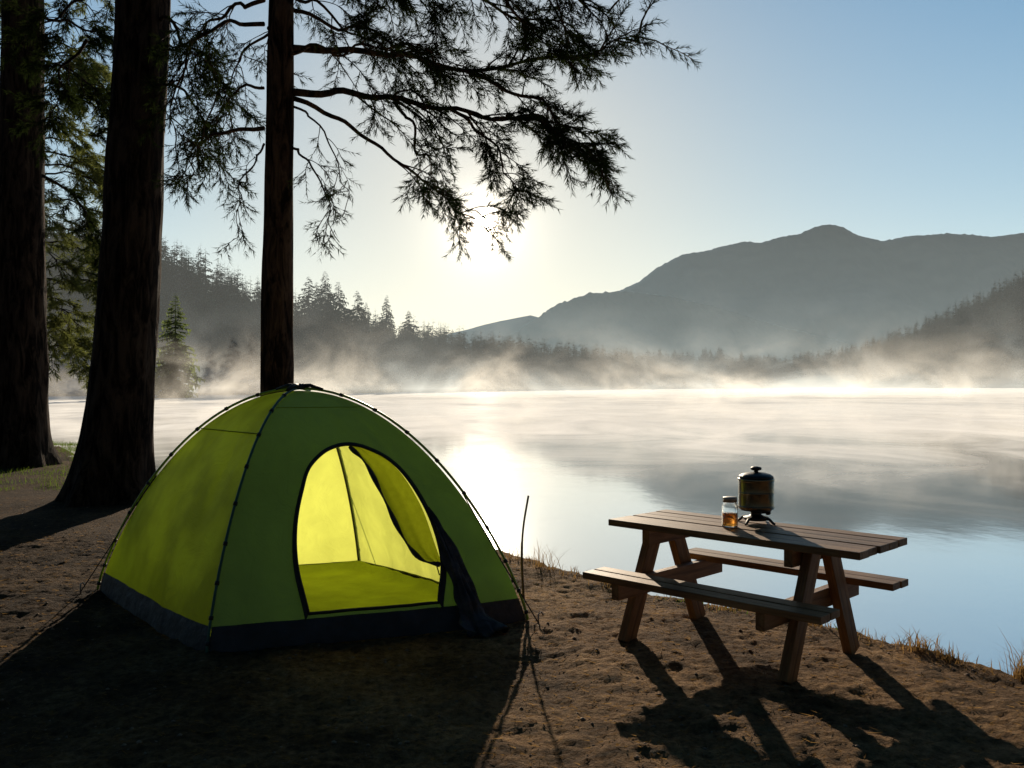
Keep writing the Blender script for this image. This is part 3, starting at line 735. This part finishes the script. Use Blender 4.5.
for k in range(170):
    x=r.uniform(-1,5.5); y=shore(x)-r.uniform(-.12,.25)
    sp.append((x,y,r.randint(6,22),r.uniform(.03,.10),.05))
for x,y,n,h in [(.25,8.2,30,.24),(.0,8.6,30,.26),(.35,8.05,20,.22),(2.58,5.72,110,.14),(2.70,5.58,70,.12),(3.0,5.25,150,.23),(3.15,5.1,120,.22),(1.6,6.85,35,.10),(1.9,6.5,90,.11),(2.1,6.3,60,.11)]:
    sp.append((x,y,n,h,.05))
for k in range(90):
    x=r.uniform(-13,-5); y=shore(x)-r.uniform(.1,.9); sg.append((x,y,40,r.uniform(.08,.18),.15))
for k in range(110):
    x=r.uniform(-10.0,-6.6); y=r.uniform(14.0,18); sg.append((x,y,30,r.uniform(.06,.13),.15))
for k in range(8):
    x=r.uniform(1.2,2.4); sg.append((x,shore(x)-r.uniform(.0,.25),12,.06,.06))
grass('grass',sp,M_DG,"dry straw-coloured grass along the lake bank")
grass('grass',sg,M_GG,"low green grass on the shore")
V=[];F=[];rs=np.random.RandomState(12)
for k in range(9000):
    y=3.0+rs.rand()**1.3*9; x=rs.uniform(-.75,.75)*y
    if y>shore(x)-.05: continue
    if nz(x*1.2,y*1.2,40)<rs.uniform(-.5,.3): continue
    s=.003+.012*rs.rand()**4.5; z=gz(x,y); o=len(V)
    pp=np.array([(1,0,0),(0,1,0),(-1,0,0),(0,-1,0),(0,0,1),(0,0,-1)],float)*(1+.4*rs.randn(6,1)*.5)*s*np.array([1.2,1,.6])
    a=rs.rand()*6.28; c,sn=math.cos(a),math.sin(a)
    for q in pp: V.append((x+q[0]*c-q[1]*sn,y+q[0]*sn+q[1]*c,z+q[2]+s*.1))
    F+=[(o+a_,o+b_,o+c_) for a_,b_,c_ in((0,1,4),(1,2,4),(2,3,4),(3,0,4),(1,0,5),(2,1,5),(3,2,5),(0,3,5))]
M_PEB=simple('pebble_stone',(.14,.09,.055),(.34,.23,.15),9,.9,bstr=.2)
npmesh('pebbles',V,F,M_PEB,kind='stuff',label="small pebbles and dirt clods scattered on the ground",category='pebbles')
V=[];F=[]
for k in range(11000):
    y=3.0+rs.rand()**1.3*10; x=rs.uniform(-.75,.75)*y
    if y>shore(x)-.05: continue
    z=gz(x,y)+.004; L=.015+.06*rs.rand()**2; a=rs.rand()*6.28; c,sn=math.cos(a)*L,math.sin(a)*L; w_=.0012+.001*rs.rand(); up=.015*rs.rand(); o=len(V)
    V+=[(x-sn/L*w_,y+c/L*w_,z),(x+sn/L*w_,y-c/L*w_,z),(x+c,y+sn,z+up),(x,y,z+.004)]
    F+=[(o,o+1,o+2),(o,o+2,o+3)]
npmesh('needle_litter',V,F,M_DG,kind='stuff',label="fallen dry pine needles and twigs on the dirt",category='litter')

# ------------------------------------------------------------------ mist over the lake
def mist(name,y,x0,x1,h,alpha,scale,zs,thr,seed,zb=WZ+.02,col=(1,.97,.90),fb=.15,wav=.0,solid=.35,base=0):
    m,nt,out=newmat('mist_vapour')
    tc=N(nt,'ShaderNodeTexCoord'); mp=N(nt,'ShaderNodeMapping'); mp.inputs['Scale'].default_value=(1/scale,1/scale,1.7/scale); mp.inputs['Location'].default_value=(seed*3.1,seed,0)
    nt.links.new(tc.outputs['Object'],mp.inputs[0])
    n=N(nt,'ShaderNodeTexNoise'); n.inputs['Scale'].default_value=1; n.inputs['Detail'].default_value=4; n.inputs['Roughness'].default_value=.55; n.inputs['Distortion'].default_value=.6
    nt.links.new(mp.outputs[0],n.inputs['Vector'])
    sx=N(nt,'ShaderNodeSeparateXYZ'); nt.links.new(tc.outputs['Object'],sx.inputs[0])
    z=sx.outputs['Z']
    e=mth(nt,'POWER',2.718,mth(nt,'MULTIPLY',z,-1/zs))
    mr=N(nt,'ShaderNodeMapRange'); mr.inputs[1].default_value=thr; mr.inputs[2].default_value=thr+.32; nt.links.new(n.outputs['Fac'],mr.inputs[0]); mr.interpolation_type='SMOOTHSTEP'
    a=mth(nt,'MULTIPLY',e,mth(nt,'ADD',mr.outputs[0],mth(nt,'MULTIPLY',e,solid)))
    a=mth(nt,'MULTIPLY',a,alpha)
    if base: a=mth(nt,'ADD',a,base)
    fb_=mth(nt,'MULTIPLY',z,1/fb,True); a=mth(nt,'MULTIPLY',a,fb_)
    ft=mth(nt,'MULTIPLY',mth(nt,'SUBTRACT',h,z),1/(h*.5),True); a=mth(nt,'MULTIPLY',a,ft)
    fw=(x1-x0)*.12
    fx=mth(nt,'MULTIPLY',mth(nt,'MULTIPLY',mth(nt,'SUBTRACT',sx.outputs['X'],x0),1/fw,True),mth(nt,'MULTIPLY',mth(nt,'SUBTRACT',x1,sx.outputs['X']),1/fw,True))
    a=mth(nt,'MULTIPLY',a,fx,True)
    tr=N(nt,'ShaderNodeBsdfTransparent'); tl=N(nt,'ShaderNodeBsdfTranslucent'); tl.inputs[0].default_value=(*col,1)
    mx=N(nt,'ShaderNodeMixShader'); nt.links.new(a,mx.inputs[0]); nt.links.new(tr.outputs[0],mx.inputs[1]); nt.links.new(tl.outputs[0],mx.inputs[2])
    nt.links.new(mx.outputs[0],out.inputs[0])
    nx=60; V=[];F=[]
    for i in range(nx+1):
        x=x0+(x1-x0)*i/nx; yy=wav*math.sin(i*.35+seed)
        V+=[(x,yy,0),(x,yy+wav*.5,h)]
    for i in range(nx): F.append((2*i,2*i+2,2*i+3,2*i+1))
    o=npmesh(name,V,F,m,smooth=True,kind='stuff',label="thin white morning mist drifting over the lake",category='mist'); o.location=(0,y,zb); return o
mist('mist',28,-34,54,2.6,.46,2.6,1.1,.43,1,fb=.9,wav=1,solid=.0)
mist('mist',52,-60,90,5,.60,5,1.8,.42,2,fb=1.2,wav=2,solid=.12)
mist('mist',92,-110,160,11,.70,9,3.0,.41,3,fb=1.5,wav=3,solid=.35)
mist('mist',126,-190,210,75,.46,14,3.8,.41,4,fb=1.2,wav=0,solid=.7,col=(.80,.92,1),base=.06)
mist('mist',335,20,480,26,.20,40,4.5,.38,5,fb=1,wav=0,solid=.6,col=(.80,.92,1))
mist('haze',800,-1200,1500,240,.12,400,150,.1,6,fb=2,col=(.56,.82,1))
